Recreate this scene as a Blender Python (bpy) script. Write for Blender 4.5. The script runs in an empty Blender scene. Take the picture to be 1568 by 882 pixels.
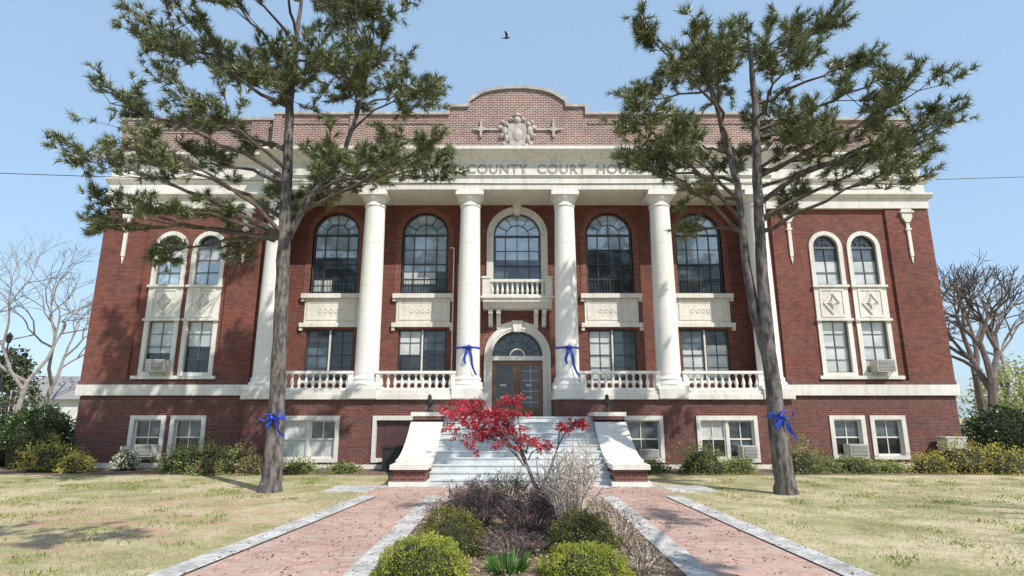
import bpy, math, random
import numpy as np
from mathutils import Vector, Matrix, noise as mnoise
random.seed(7); rng = np.random.default_rng(7)
scene = bpy.context.scene
COL = scene.collection

# ------------------------------------------------------------------ materials
def new_mat(name):
    m = bpy.data.materials.new(name); m.use_nodes = True
    nt = m.node_tree; nt.nodes.clear()
    out = nt.nodes.new('ShaderNodeOutputMaterial')
    b = nt.nodes.new('ShaderNodeBsdfPrincipled')
    nt.links.new(b.outputs[0], out.inputs[0])
    return m, nt, b, out
def N(nt, t, **kw):
    n = nt.nodes.new(t)
    for k, v in kw.items(): setattr(n, k, v)
    return n
def noise_node(nt, vec, scale, detail=4, rough=.6):
    n = N(nt, 'ShaderNodeTexNoise'); n.inputs['Scale'].default_value = scale
    n.inputs['Detail'].default_value = detail; n.inputs['Roughness'].default_value = rough
    nt.links.new(vec, n.inputs['Vector']); return n
def ramp(nt, fac, stops):
    r = N(nt, 'ShaderNodeValToRGB'); e = r.color_ramp.elements
    e[0].position = stops[0][0]; e[0].color = (*stops[0][1], 1)
    e[1].position = stops[-1][0]; e[1].color = (*stops[-1][1], 1)
    for p, c in stops[1:-1]:
        q = e.new(p); q.color = (*c, 1)
    nt.links.new(fac, r.inputs[0]); return r
def mix(nt, fac, a, b, mode='MIX'):
    m = N(nt, 'ShaderNodeMix', data_type='RGBA', blend_type=mode)
    for sock, v in ((m.inputs[0], fac), (m.inputs[6], a), (m.inputs[7], b)):
        if isinstance(v, (int, float)): sock.default_value = v
        elif isinstance(v, tuple): sock.default_value = (*v, 1)
        else: nt.links.new(v, sock)
    return m.outputs[2]
def bump(nt, b, h, strength=.3, dist=.02):
    n = N(nt, 'ShaderNodeBump'); n.inputs['Strength'].default_value = strength
    n.inputs['Distance'].default_value = dist
    nt.links.new(h, n.inputs['Height']); nt.links.new(n.outputs[0], b.inputs['Normal'])
def mapping(nt, vec, scale):
    m = N(nt, 'ShaderNodeMapping'); m.inputs['Scale'].default_value = scale
    nt.links.new(vec, m.inputs['Vector']); return m.outputs[0]

def noisy(name, c1, c2, scale=3, rough=.8, stretch=(1, 1, 1), bs=.2, bscale=None, fine=None, lo=.35, hi=.65, metallic=0, fa=.12, streak=0, drum=0):
    m, nt, b, o = new_mat(name)
    tc = N(nt, 'ShaderNodeTexCoord').outputs['Object']
    v = mapping(nt, tc, stretch)
    n = noise_node(nt, v, scale, 5)
    r = ramp(nt, n.outputs[0], [(lo, c1), (hi, c2)])
    col = r.outputs[0]
    if fine:
        n2 = noise_node(nt, tc, fine, 3)
        r2 = ramp(nt, n2.outputs[0], [(.3, (1-fa,)*3), (.7, (1+fa*.6,)*3)])
        col = mix(nt, 1.0, col, r2.outputs[0], 'MULTIPLY')
    if streak:      # rain streaks running down the stone
        n3 = noise_node(nt, mapping(nt, tc, (5, 5, .35)), 1.0, 4, .7)
        f = ramp(nt, n3.outputs[0], [(.52, (0, 0, 0)), (.75, (streak,)*3)]).outputs[0]
        col = mix(nt, f, col, (.27, .24, .20))
    if drum:        # joints between column drums
        s = N(nt, 'ShaderNodeSeparateXYZ'); nt.links.new(tc, s.inputs[0])
        md = N(nt, 'ShaderNodeMath', operation='MODULO'); nt.links.new(s.outputs[2], md.inputs[0]); md.inputs[1].default_value = drum
        lt_ = N(nt, 'ShaderNodeMath', operation='LESS_THAN'); nt.links.new(md.outputs[0], lt_.inputs[0]); lt_.inputs[1].default_value = .018
        ml = N(nt, 'ShaderNodeMath', operation='MULTIPLY'); nt.links.new(lt_.outputs[0], ml.inputs[0]); ml.inputs[1].default_value = .45
        col = mix(nt, ml.outputs[0], col, (.35, .32, .28))
    nt.links.new(col, b.inputs['Base Color'])
    b.inputs['Roughness'].default_value = rough
    b.inputs['Metallic'].default_value = metallic
    if bs:
        nb = noise_node(nt, v, bscale or scale*8, 4)
        bump(nt, b, nb.outputs[0], bs, .02)
    return m

def brick_mat(name, c1, c2, mortar, bw=.21, rh=.075, ms=.009, horizontal=False):
    m, nt, b, o = new_mat(name)
    tc = N(nt, 'ShaderNodeTexCoord').outputs['Object']
    if horizontal:
        vec = tc
    else:
        s = N(nt, 'ShaderNodeSeparateXYZ'); nt.links.new(tc, s.inputs[0])
        a = N(nt, 'ShaderNodeMath', operation='ADD')
        nt.links.new(s.outputs[0], a.inputs[0]); nt.links.new(s.outputs[1], a.inputs[1])
        c = N(nt, 'ShaderNodeCombineXYZ')
        nt.links.new(a.outputs[0], c.inputs[0]); nt.links.new(s.outputs[2], c.inputs[1])
        vec = c.outputs[0]
    br = N(nt, 'ShaderNodeTexBrick')
    nt.links.new(vec, br.inputs['Vector'])
    for k, v in (('Scale', 1), ('Brick Width', bw), ('Row Height', rh), ('Mortar Size', ms), ('Mortar Smooth', .3), ('Bias', 0)):
        br.inputs[k].default_value = v
    br.inputs['Color1'].default_value = (*c1, 1); br.inputs['Color2'].default_value = (*c2, 1)
    br.inputs['Mortar'].default_value = (*mortar, 1)
    n = noise_node(nt, tc, .55, 5, .65)
    r = ramp(nt, n.outputs[0], [(.3, (.74, .72, .72)), (.5, (1, 1, 1)), (.75, (1.18, 1.14, 1.1))])
    col = mix(nt, 1.0, br.outputs[0], r.outputs[0], 'MULTIPLY')
    n2 = noise_node(nt, tc, 7, 3, .7)
    r2 = ramp(nt, n2.outputs[0], [(.3, (.8, .8, .8)), (.7, (1.15, 1.15, 1.15))])
    col = mix(nt, 1.0, col, r2.outputs[0], 'MULTIPLY')
    if horizontal:      # dirt washed over the paving
        n3 = noise_node(nt, tc, 1.7, 6, .7)
        f = ramp(nt, n3.outputs[0], [(.48, (0, 0, 0)), (.66, (.7, .7, .7))]).outputs[0]
        col = mix(nt, f, col, (.40, .34, .27))
    nt.links.new(col, b.inputs['Base Color'])
    b.inputs['Roughness'].default_value = .9
    bump(nt, b, br.outputs['Fac'], -.25, .006)
    return m

def leaf_mat(name, cols, transl=.25, rough=.6, patch=None):
    m, nt, b, o = new_mat(name)
    g = N(nt, 'ShaderNodeNewGeometry')
    k = len(cols)
    r = ramp(nt, g.outputs['Random Per Island'], [(i/(k-1), c) for i, c in enumerate(cols)])
    col = r.outputs[0]
    tc = N(nt, 'ShaderNodeTexCoord').outputs['Object']
    n = noise_node(nt, tc, patch or 1.2, 2)
    rr = ramp(nt, n.outputs[0], [(.3, (.65, .7, .6)), (.7, (1.3, 1.25, 1.15))])
    col = mix(nt, 1.0, col, rr.outputs[0], 'MULTIPLY')
    nt.links.new(col, b.inputs['Base Color'])
    b.inputs['Roughness'].default_value = rough
    if transl > 0:
        t = N(nt, 'ShaderNodeBsdfTranslucent'); nt.links.new(col, t.inputs[0])
        ms = N(nt, 'ShaderNodeMixShader'); ms.inputs[0].default_value = transl
        nt.links.new(b.outputs[0], ms.inputs[1]); nt.links.new(t.outputs[0], ms.inputs[2])
        nt.links.new(ms.outputs[0], o.inputs[0])
    return m

M = {}
M['brick'] = brick_mat('red_brick', (.205, .056, .036), (.115, .032, .024), (.17, .11, .088), ms=.008)
M['brick_low'] = brick_mat('red_brick_base', (.17, .052, .039), (.10, .032, .027), (.18, .135, .115))
M['brick_par'] = brick_mat('parapet_brick', (.25, .112, .085), (.14, .06, .05), (.46, .40, .35), ms=.014)
M['brick_arch'] = brick_mat('arch_brick', (.23, .068, .042), (.15, .042, .03), (.24, .165, .13), bw=.075, rh=.21)
M['stone'] = noisy('cream_stone', (.63, .595, .525), (.76, .73, .655), .9, .75, (1, 1, .35), .06, 30, fine=9, streak=.42)
M['coping'] = noisy('grey_coping', (.30, .28, .26), (.50, .47, .43), 3, .8, bs=.1)
M['letters'] = noisy('incised_letters', (.26, .24, .21), (.36, .33, .29), 6, .9, bs=0)
M['relief'] = noisy('relief_stone', (.34, .30, .26), (.52, .47, .41), 6, .85, bs=.2, bscale=30)
M['column'] = noisy('column_stone', (.71, .68, .62), (.82, .79, .735), .8, .7, (1, 1, .3), .05, 25, fine=7, fa=.07, streak=.15, drum=1.57)
M['frame_w'] = noisy('cream_paint', (.62, .59, .52), (.70, .67, .60), 5, .5, bs=0)
M['frame_d'] = noisy('dark_frame', (.035, .038, .04), (.07, .075, .08), 5, .45, bs=0)
M['frame_m'] = noisy('grey_muntin', (.09, .095, .095), (.15, .155, .155), 5, .45, bs=0)
M['wood'] = noisy('door_wood', (.16, .075, .035), (.26, .13, .06), 3, .4, (8, 8, .6), .05)
M['brown'] = noisy('brown_paint', (.07, .03, .03), (.1, .045, .04), 3, .5, bs=0)
M['iron'] = noisy('black_iron', (.012, .012, .013), (.03, .03, .03), 6, .45, bs=.1)
M['step'] = noisy('painted_steps', (.46, .49, .49), (.62, .64, .63), 2.2, .7, bs=.1, fine=12, streak=.3)
M['concrete'] = noisy('concrete', (.34, .33, .31), (.58, .56, .53), 2.3, .9, bs=.25, bscale=60, fine=12, fa=.3)
M['roof'] = noisy('roof_gravel', (.2, .19, .18), (.3, .29, .27), 8, .9)
M['ac'] = noisy('ac_metal', (.45, .43, .38), (.58, .56, .5), 5, .45, bs=0)
M['ac_d'] = noisy('ac_grille', (.12, .11, .1), (.2, .19, .18), 9, .6, bs=0)
M['ribbon'] = noisy('blue_ribbon', (.015, .04, .36), (.03, .08, .52), 9, .35, bs=0)
M['white'] = noisy('white_siding', (.68, .68, .66), (.8, .8, .78), 2, .6, (.2, .2, 12), .1)
M['bark'] = noisy('pine_bark', (.045, .038, .035), (.20, .175, .16), 7, .95, (1.6, 1.6, .45), .9, 9, fine=30, lo=.38, hi=.62, fa=.3)
M['bark_r'] = noisy('upper_pine_bark', (.06, .047, .038), (.14, .105, .08), 7, .95, (1, 1, .5), .5, 12)
M['twig'] = noisy('bare_twig', (.19, .16, .14), (.32, .28, .25), 4, .9, bs=0)
M['twig_d'] = noisy('dark_bare_branch', (.085, .065, .055), (.16, .125, .11), 4, .9, bs=0)
M['twig_p'] = noisy('pale_stem', (.44, .35, .28), (.62, .52, .43), 4, .8, bs=0)
M['needle'] = leaf_mat('pine_needles', [(.055, .075, .032), (.11, .135, .058), (.19, .215, .095), (.33, .34, .19)], 0, .4, patch=.9)
M['holly'] = leaf_mat('holly_leaves', [(.02, .04, .014), (.04, .07, .02), (.075, .11, .035)], .1, .35)
M['azalea'] = leaf_mat('azalea_leaves', [(.13, .17, .045), (.27, .31, .09), (.46, .48, .18)], .3)
M['azalea_y'] = leaf_mat('golden_shrub_leaves', [(.24, .24, .05), (.44, .40, .10), (.58, .46, .15)], .3)
M['box'] = leaf_mat('boxwood_leaves', [(.065, .08, .018), (.14, .145, .03), (.30, .28, .07)], .25, patch=4)
M['box_y'] = leaf_mat('golden_boxwood_leaves', [(.18, .21, .02), (.34, .37, .05), (.50, .52, .12)], .3, patch=4)
M['barb'] = leaf_mat('barberry_leaves', [(.08, .04, .045), (.16, .08, .08), (.28, .17, .15)], .2)
M['maple'] = leaf_mat('red_maple_leaves', [(.38, .015, .04), (.6, .045, .09), (.75, .16, .19)], .45)
M['pinkf'] = leaf_mat('pink_flowers', [(.5, .12, .2), (.75, .35, .4)], .3)
M['whitef'] = leaf_mat('white_flowers', [(.7, .68, .66), (.85, .84, .8)], .3)
M['lily'] = leaf_mat('lily_leaves', [(.06, .16, .02), (.14, .3, .05)], .3)
M['grass'] = leaf_mat('grass_blades', [(.22, .23, .09), (.38, .35, .17), (.54, .47, .30), (.64, .57, .40)], .3, .7, patch=.6)
M['far_ev'] = leaf_mat('evergreen_leaves', [(.05, .07, .035), (.085, .11, .05), (.13, .16, .07)], .1)
M['far_yg'] = leaf_mat('spring_leaves', [(.24, .26, .09), (.36, .39, .13), (.48, .47, .2)], .4)
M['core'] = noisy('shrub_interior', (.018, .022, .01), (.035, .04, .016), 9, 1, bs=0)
M['bird'] = noisy('bird_feathers', (.015, .017, .025), (.03, .032, .045), 20, .5, bs=0)
M['soil'] = noisy('mulch', (.10, .06, .042), (.26, .18, .13), 5, 1, bs=.7, bscale=40, fine=30, fa=.4)

def glass_mat(name, c1, c2, refl, scale=1.2):
    m, nt, b, o = new_mat(name)
    tc = N(nt, 'ShaderNodeTexCoord').outputs['Object']
    n = noise_node(nt, mapping(nt, tc, (1, 1, 1.6)), scale, 3)
    r = ramp(nt, n.outputs[0], [(.4, c1), (.62, c2)])
    nt.links.new(r.outputs[0], b.inputs['Base Color']); b.inputs['Roughness'].default_value = .2
    g = N(nt, 'ShaderNodeBsdfGlossy'); g.inputs['Roughness'].default_value = .04
    n2 = noise_node(nt, tc, 2.2, 1)
    bp = N(nt, 'ShaderNodeBump'); bp.inputs['Strength'].default_value = .12; bp.inputs['Distance'].default_value = .03
    nt.links.new(n2.outputs[0], bp.inputs['Height']); nt.links.new(bp.outputs[0], g.inputs['Normal'])
    ms = N(nt, 'ShaderNodeMixShader'); ms.inputs[0].default_value = refl
    nt.links.new(b.outputs[0], ms.inputs[1]); nt.links.new(g.outputs[0], ms.inputs[2])
    nt.links.new(ms.outputs[0], o.inputs[0]); return m
M['glass'] = glass_mat('window_glass', (.005, .006, .008), (.028, .03, .03), .045)
M['glass_b'] = glass_mat('painted_sky_glass', (.26, .35, .42), (.42, .52, .60), .2)  # pale blue base colour paints in most of the sky's reflection
M['blind'] = glass_mat('blinds_behind_glass', (.42, .44, .42), (.60, .61, .58), .06)
M['film'] = glass_mat('tinted_glass', (.025, .038, .048), (.10, .125, .14), .06)

# ------------------------------------------------------------------ mesh builder
class MB:
    def __init__(s): s.v = []; s.f = []; s.m = []
    def add(s, vs, fs, mi=0):
        o = len(s.v); s.v.extend(vs)
        for f in fs: s.f.append(tuple(i+o for i in f)); s.m.append(mi)
    def box(s, x0, x1, y0, y1, z0, z1, mi=0):
        if x0 > x1: x0, x1 = x1, x0
        s.add([(x0,y0,z0),(x1,y0,z0),(x1,y1,z0),(x0,y1,z0),(x0,y0,z1),(x1,y0,z1),(x1,y1,z1),(x0,y1,z1)],
              [(0,3,2,1),(4,5,6,7),(0,1,5,4),(1,2,6,5),(2,3,7,6),(3,0,4,7)], mi)
    def prism_x(s, poly, x0, x1, mi=0):      # poly of (y,z)
        n = len(poly)
        s.add([(x0,y,z) for y,z in poly]+[(x1,y,z) for y,z in poly],
              [tuple(range(n)), tuple(range(2*n-1, n-1, -1))]+[(i, i+n, (i+1)%n+n, (i+1)%n) for i in range(n)], mi)
    def lathe(s, cx, cy, prof, n=16, mi=0):
        vs = []; fs = []
        for r, z in prof:
            for k in range(n):
                a = 2*math.pi*k/n; vs.append((cx+r*math.cos(a), cy+r*math.sin(a), z))
        for i in range(len(prof)-1):
            for k in range(n):
                fs.append((i*n+k, i*n+(k+1)%n, (i+1)*n+(k+1)%n, (i+1)*n+k))
        fs.append(tuple(range(n-1, -1, -1))); fs.append(tuple((len(prof)-1)*n+k for k in range(n)))
        s.add(vs, fs, mi)
    def tube(s, pts, rad, n=6, mi=0, wob=0):
        pts = [Vector(p) for p in pts]; vs = []; fs = []
        u = None
        for i, p in enumerate(pts):
            d = (pts[min(i+1, len(pts)-1)]-pts[max(i-1, 0)])
            if d.length < 1e-6: d = Vector((0,0,1))
            d.normalize()
            if u is None:
                u = d.orthogonal().normalized()
            else:
                u = (u-d*u.dot(d)); u = u.normalized() if u.length > 1e-5 else d.orthogonal().normalized()
            w = d.cross(u)
            for k in range(n):
                a = 2*math.pi*k/n
                r = rad[i]*(1+(random.uniform(-wob, wob) if wob else 0))
                q = p+u*(r*math.cos(a))+w*(r*math.sin(a)); vs.append((q.x,q.y,q.z))
        for i in range(len(pts)-1):
            for k in range(n):
                fs.append((i*n+k, i*n+(k+1)%n, (i+1)*n+(k+1)%n, (i+1)*n+k))
        fs.append(tuple(range(n-1,-1,-1))); fs.append(tuple((len(pts)-1)*n+k for k in range(n)))
        s.add(vs, fs, mi)
    def ell(s, c, r, nu=12, nv=8, mi=0, wob=0):
        vs = []; fs = []
        for j in range(nv+1):
            t = math.pi*j/nv
            for i in range(nu):
                a = 2*math.pi*i/nu
                k = 1+(wob*mnoise.noise(Vector((math.sin(t)*math.cos(a)*2+c[0]*3, math.sin(t)*math.sin(a)*2+c[1], math.cos(t)*2))) if wob else 0)
                vs.append((c[0]+r[0]*k*math.sin(t)*math.cos(a), c[1]+r[1]*k*math.sin(t)*math.sin(a), c[2]+r[2]*k*math.cos(t)))
        for j in range(nv):
            for i in range(nu):
                fs.append((j*nu+i, (j+1)*nu+i, (j+1)*nu+(i+1)%nu, j*nu+(i+1)%nu))
        s.add(vs, fs, mi)
    def fill(s, outer, holes, y0, y1, mi=0):
        cu = bpy.data.curves.new('c', 'CURVE'); cu.dimensions = '2D'; cu.fill_mode = 'BOTH'
        cu.extrude = abs(y1-y0)/2
        for P in [outer]+list(holes):
            sp = cu.splines.new('POLY'); sp.points.add(len(P)-1)
            for i, (x, z) in enumerate(P): sp.points[i].co = (x, z, 0, 1)
            sp.use_cyclic_u = True
        ob = bpy.data.objects.new('c', cu); COL.objects.link(ob)
        bpy.context.view_layer.update()
        me = bpy.data.meshes.new_from_object(ob.evaluated_get(bpy.context.evaluated_depsgraph_get()))
        yc = (y0+y1)/2
        s.add([(v.co.x, yc-v.co.z, v.co.y) for v in me.vertices], [tuple(p.vertices) for p in me.polygons], mi)
        bpy.data.objects.remove(ob); bpy.data.curves.remove(cu); bpy.data.meshes.remove(me)
    def obj(s, name, mats, parent=None, smooth=False, loc=None):
        me = bpy.data.meshes.new(name); me.from_pydata(s.v, [], s.f)
        for m in (mats if isinstance(mats, list) else [mats]): me.materials.append(M[m])
        me.polygons.foreach_set('material_index', s.m)
        if smooth:
            me.polygons.foreach_set('use_smooth', [True]*len(me.polygons))
            me.set_sharp_from_angle(angle=math.radians(40))
        me.update()
        ob = bpy.data.objects.new(name, me); COL.objects.link(ob)
        if parent: ob.parent = parent
        return ob
def empty(name):
    e = bpy.data.objects.new(name, None); COL.objects.link(e); e.empty_display_size = .3; return e
def rect(x0, x1, z0, z1): return [(x0,z0),(x1,z0),(x1,z1),(x0,z1)]
def arch(xc, hw, z0, zs, n=24):
    return [(xc-hw,z0),(xc+hw,z0)]+[(xc+hw*math.cos(math.pi*i/n), zs+hw*math.sin(math.pi*i/n)) for i in range(n+1)]
def ring(xc, zs, r0, r1, n=24):
    a = [(xc+r1*math.cos(math.pi*i/n), zs+r1*math.sin(math.pi*i/n)) for i in range(n+1)]
    b = [(xc+r0*math.cos(math.pi*i/n), zs+r0*math.sin(math.pi*i/n)) for i in range(n, -1, -1)]
    return a+b

# numpy leaf clouds ----------------------------------------------------------
def np_mesh(name, V, F, mat, parent=None):
    me = bpy.data.meshes.new(name)
    nf, k = F.shape
    me.vertices.add(len(V)); me.vertices.foreach_set('co', V.astype(np.float32).ravel())
    me.loops.add(nf*k); me.loops.foreach_set('vertex_index', F.astype(np.int32).ravel())
    me.polygons.add(nf); me.polygons.foreach_set('loop_start', np.arange(0, nf*k, k, dtype=np.int32))
    me.materials.append(M[mat]); me.update(calc_edges=True)
    ob = bpy.data.objects.new(name, me); COL.objects.link(ob)
    if parent: ob.parent = parent
    return ob
def unit(a): return a/np.maximum(np.linalg.norm(a, axis=1, keepdims=True), 1e-9)
def blades(P, D, L, W):          # triangles
    D = unit(D); R = unit(np.cross(D, unit(rng.normal(size=D.shape))))
    L = np.asarray(L).reshape(-1,1); W = np.asarray(W).reshape(-1,1)
    V = np.stack([P-R*W/2, P+R*W/2, P+D*L], 1).reshape(-1,3)
    return V, np.arange(len(P)*3).reshape(-1,3)
def leaves(P, D, L, W):          # rhombi
    D = unit(D); R = unit(np.cross(D, unit(rng.normal(size=D.shape))))
    L = np.asarray(L).reshape(-1,1); W = np.asarray(W).reshape(-1,1)
    V = np.stack([P, P+D*L*.5-R*W/2, P+D*L, P+D*L*.5+R*W/2], 1).reshape(-1,3)
    return V, np.arange(len(P)*4).reshape(-1,4)

def shrub(name, c, r, n, size, mat, lump=.25, core=True, extra=None, seed=0, thick=.13):
    """mound-shaped shrub: leaf clusters through an uneven shell + dark interior twigs"""
    e = empty(name)
    th = rng.uniform(0, 2*np.pi, n); u = rng.uniform(-.15, 1, n)
    s = np.sqrt(1-u**2); d = np.stack([s*np.cos(th), s*np.sin(th), u], 1)
    k = np.array([1+lump*mnoise.noise(Vector((a[0]*2.6+seed, a[1]*2.6+c[0], a[2]*2.6)))+lump*.8*mnoise.noise(Vector((a[0]*7+seed, a[1]*7, a[2]*7+c[1]))) for a in d])
    rad = (1-np.abs(rng.normal(0, thick, n)))*k
    P = d*rad[:,None]*np.array(r)+np.array(c)
    P[:,2] = np.maximum(P[:,2], c[2]+.02)
    D = d+rng.normal(0, .7, (n,3))
    V, F = leaves(P, D, size*rng.uniform(.6,1.3,n), size*.5*rng.uniform(.7,1.2,n))
    np_mesh('leaves', V, F, mat, e)
    if core:
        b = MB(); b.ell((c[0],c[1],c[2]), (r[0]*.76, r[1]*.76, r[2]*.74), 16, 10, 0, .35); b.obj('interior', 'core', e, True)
    b = MB()
    for i in range(14):
        a = random.uniform(0, 6.28); q = random.uniform(.3,.95)
        b.tube([(c[0],c[1],0),(c[0]+r[0]*.5*q*math.cos(a), c[1]+r[1]*.5*q*math.sin(a), c[2]+r[2]*.5),
                (c[0]+r[0]*q*math.cos(a), c[1]+r[1]*q*math.sin(a), c[2]+r[2]*math.sqrt(max(0,1-q*q)))], [.02,.012,.004], 4)
    b.obj('stems', 'twig_d', e)
    if extra:
        m2, n2, s2 = extra
        idx = rng.choice(n, n2, replace=False)
        V, F = leaves(P[idx]+d[idx]*.03, rng.normal(size=(n2,3)), s2, s2*.9)
        np_mesh('blossoms', V, F, m2, e)
    return e

# ------------------------------------------------------------------ courthouse
CH = empty('brick_courthouse')
YW, YR, YP = 20.6, 21.65, 20.05       # wing face, recessed wall face, podium face
HALF = 15.3
walls = MB(); base = MB(); trim = MB(); par = MB(); glass = MB(); frw = MB(); frd = MB(); frm = MB(); archb = MB()
GL = ['glass','glass_b','blind','film']

def win_rect(x0, x1, z0, z1, y, cols, rows, fb=frw, fr=.05, mu=.022, kind=None, meet=True):
    kind = kind or {}
    glass.box(x0, x1, y, y+.02, z0, z1, kind.get('base', 0))
    if 'top' in kind:      # blind covering upper fraction
        f, mi = kind['top']; glass.box(x0+.01, x1-.01, y-.004, y-.001, z1-(z1-z0)*f, z1-.01, mi)
    fb.box(x0, x0+fr, y-.06, y-.006, z0, z1); fb.box(x1-fr, x1, y-.06, y-.006, z0, z1)
    fb.box(x0+fr, x1-fr, y-.06, y-.006, z0, z0+fr); fb.box(x0+fr, x1-fr, y-.06, y-.006, z1-fr, z1)
    for i in range(1, cols):
        x = x0+(x1-x0)*i/cols; fb.box(x-mu/2, x+mu/2, y-.035, y-.006, z0+fr, z1-fr)
    for j in range(1, rows):
        z = z0+(z1-z0)*j/rows; h = mu*1.6 if (meet and j == rows//2) else mu
        fb.box(x0+fr, x1-fr, y-.045 if h > mu else y-.033, y-.006, z-h/2, z+h/2)

def win_arch(xc, hw, z0, zs, y, cols, rows, fb=frd, low=0, top=1, spokes=5, fr=.06, mu=.026, inner=.5):
    glass.box(xc-hw, xc+hw, y, y+.02, z0, zs, low)
    glass.fill([(xc+hw*math.cos(math.pi*i/20), zs+hw*math.sin(math.pi*i/20)) for i in range(21)], [], y, y+.02, top)
    fb.box(xc-hw, xc-hw+fr, y-.07, y-.006, z0, zs); fb.box(xc+hw-fr, xc+hw, y-.07, y-.006, z0, zs)
    fb.box(xc-hw+fr, xc+hw-fr, y-.07, y-.006, z0, z0+fr)
    fb.box(xc-hw+fr, xc+hw-fr, y-.06, y-.006, zs-.035, zs+.035)
    fb.fill(ring(xc, zs, hw-fr, hw, 20), [], y-.07, y-.006)
    for i in range(1, cols):
        x = xc-hw+2*hw*i/cols; w = mu*(1.7 if cols == 4 and i in (1, 3) else 1)
        fb.box(x-w/2, x+w/2, y-.045, y-.006, z0+fr, zs-.036)
    for j in range(1, rows):
        z = z0+(zs-z0)*j/rows; w = mu*(1.8 if j == rows//2 else 1)
        fb.box(xc-hw+fr, xc+hw-fr, y-.034 if w == mu else y-.05, y-.006, z-w/2, z+w/2)
    ri = hw*inner
    fb.fill(ring(xc, zs, ri-mu/2, ri+mu/2, 16), [], y-.04, y-.006)
    for k in range(1, spokes+1):
        a = math.pi*k/(spokes+1); c, s_ = math.cos(a), math.sin(a); px, pz = -s_*mu/2, c*mu/2
        P = [(xc+ri*c+px, zs+ri*s_+pz), (xc+ri*c-px, zs+ri*s_-pz), (xc+hw*c-px, zs+hw*s_-pz), (xc+hw*c+px, zs+hw*s_+pz)]
        fb.fill(P, [], y-.036, y-.006)
    fb.box(xc-mu/2, xc+mu/2, y-.036, y-.006, zs, zs+ri)

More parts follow.
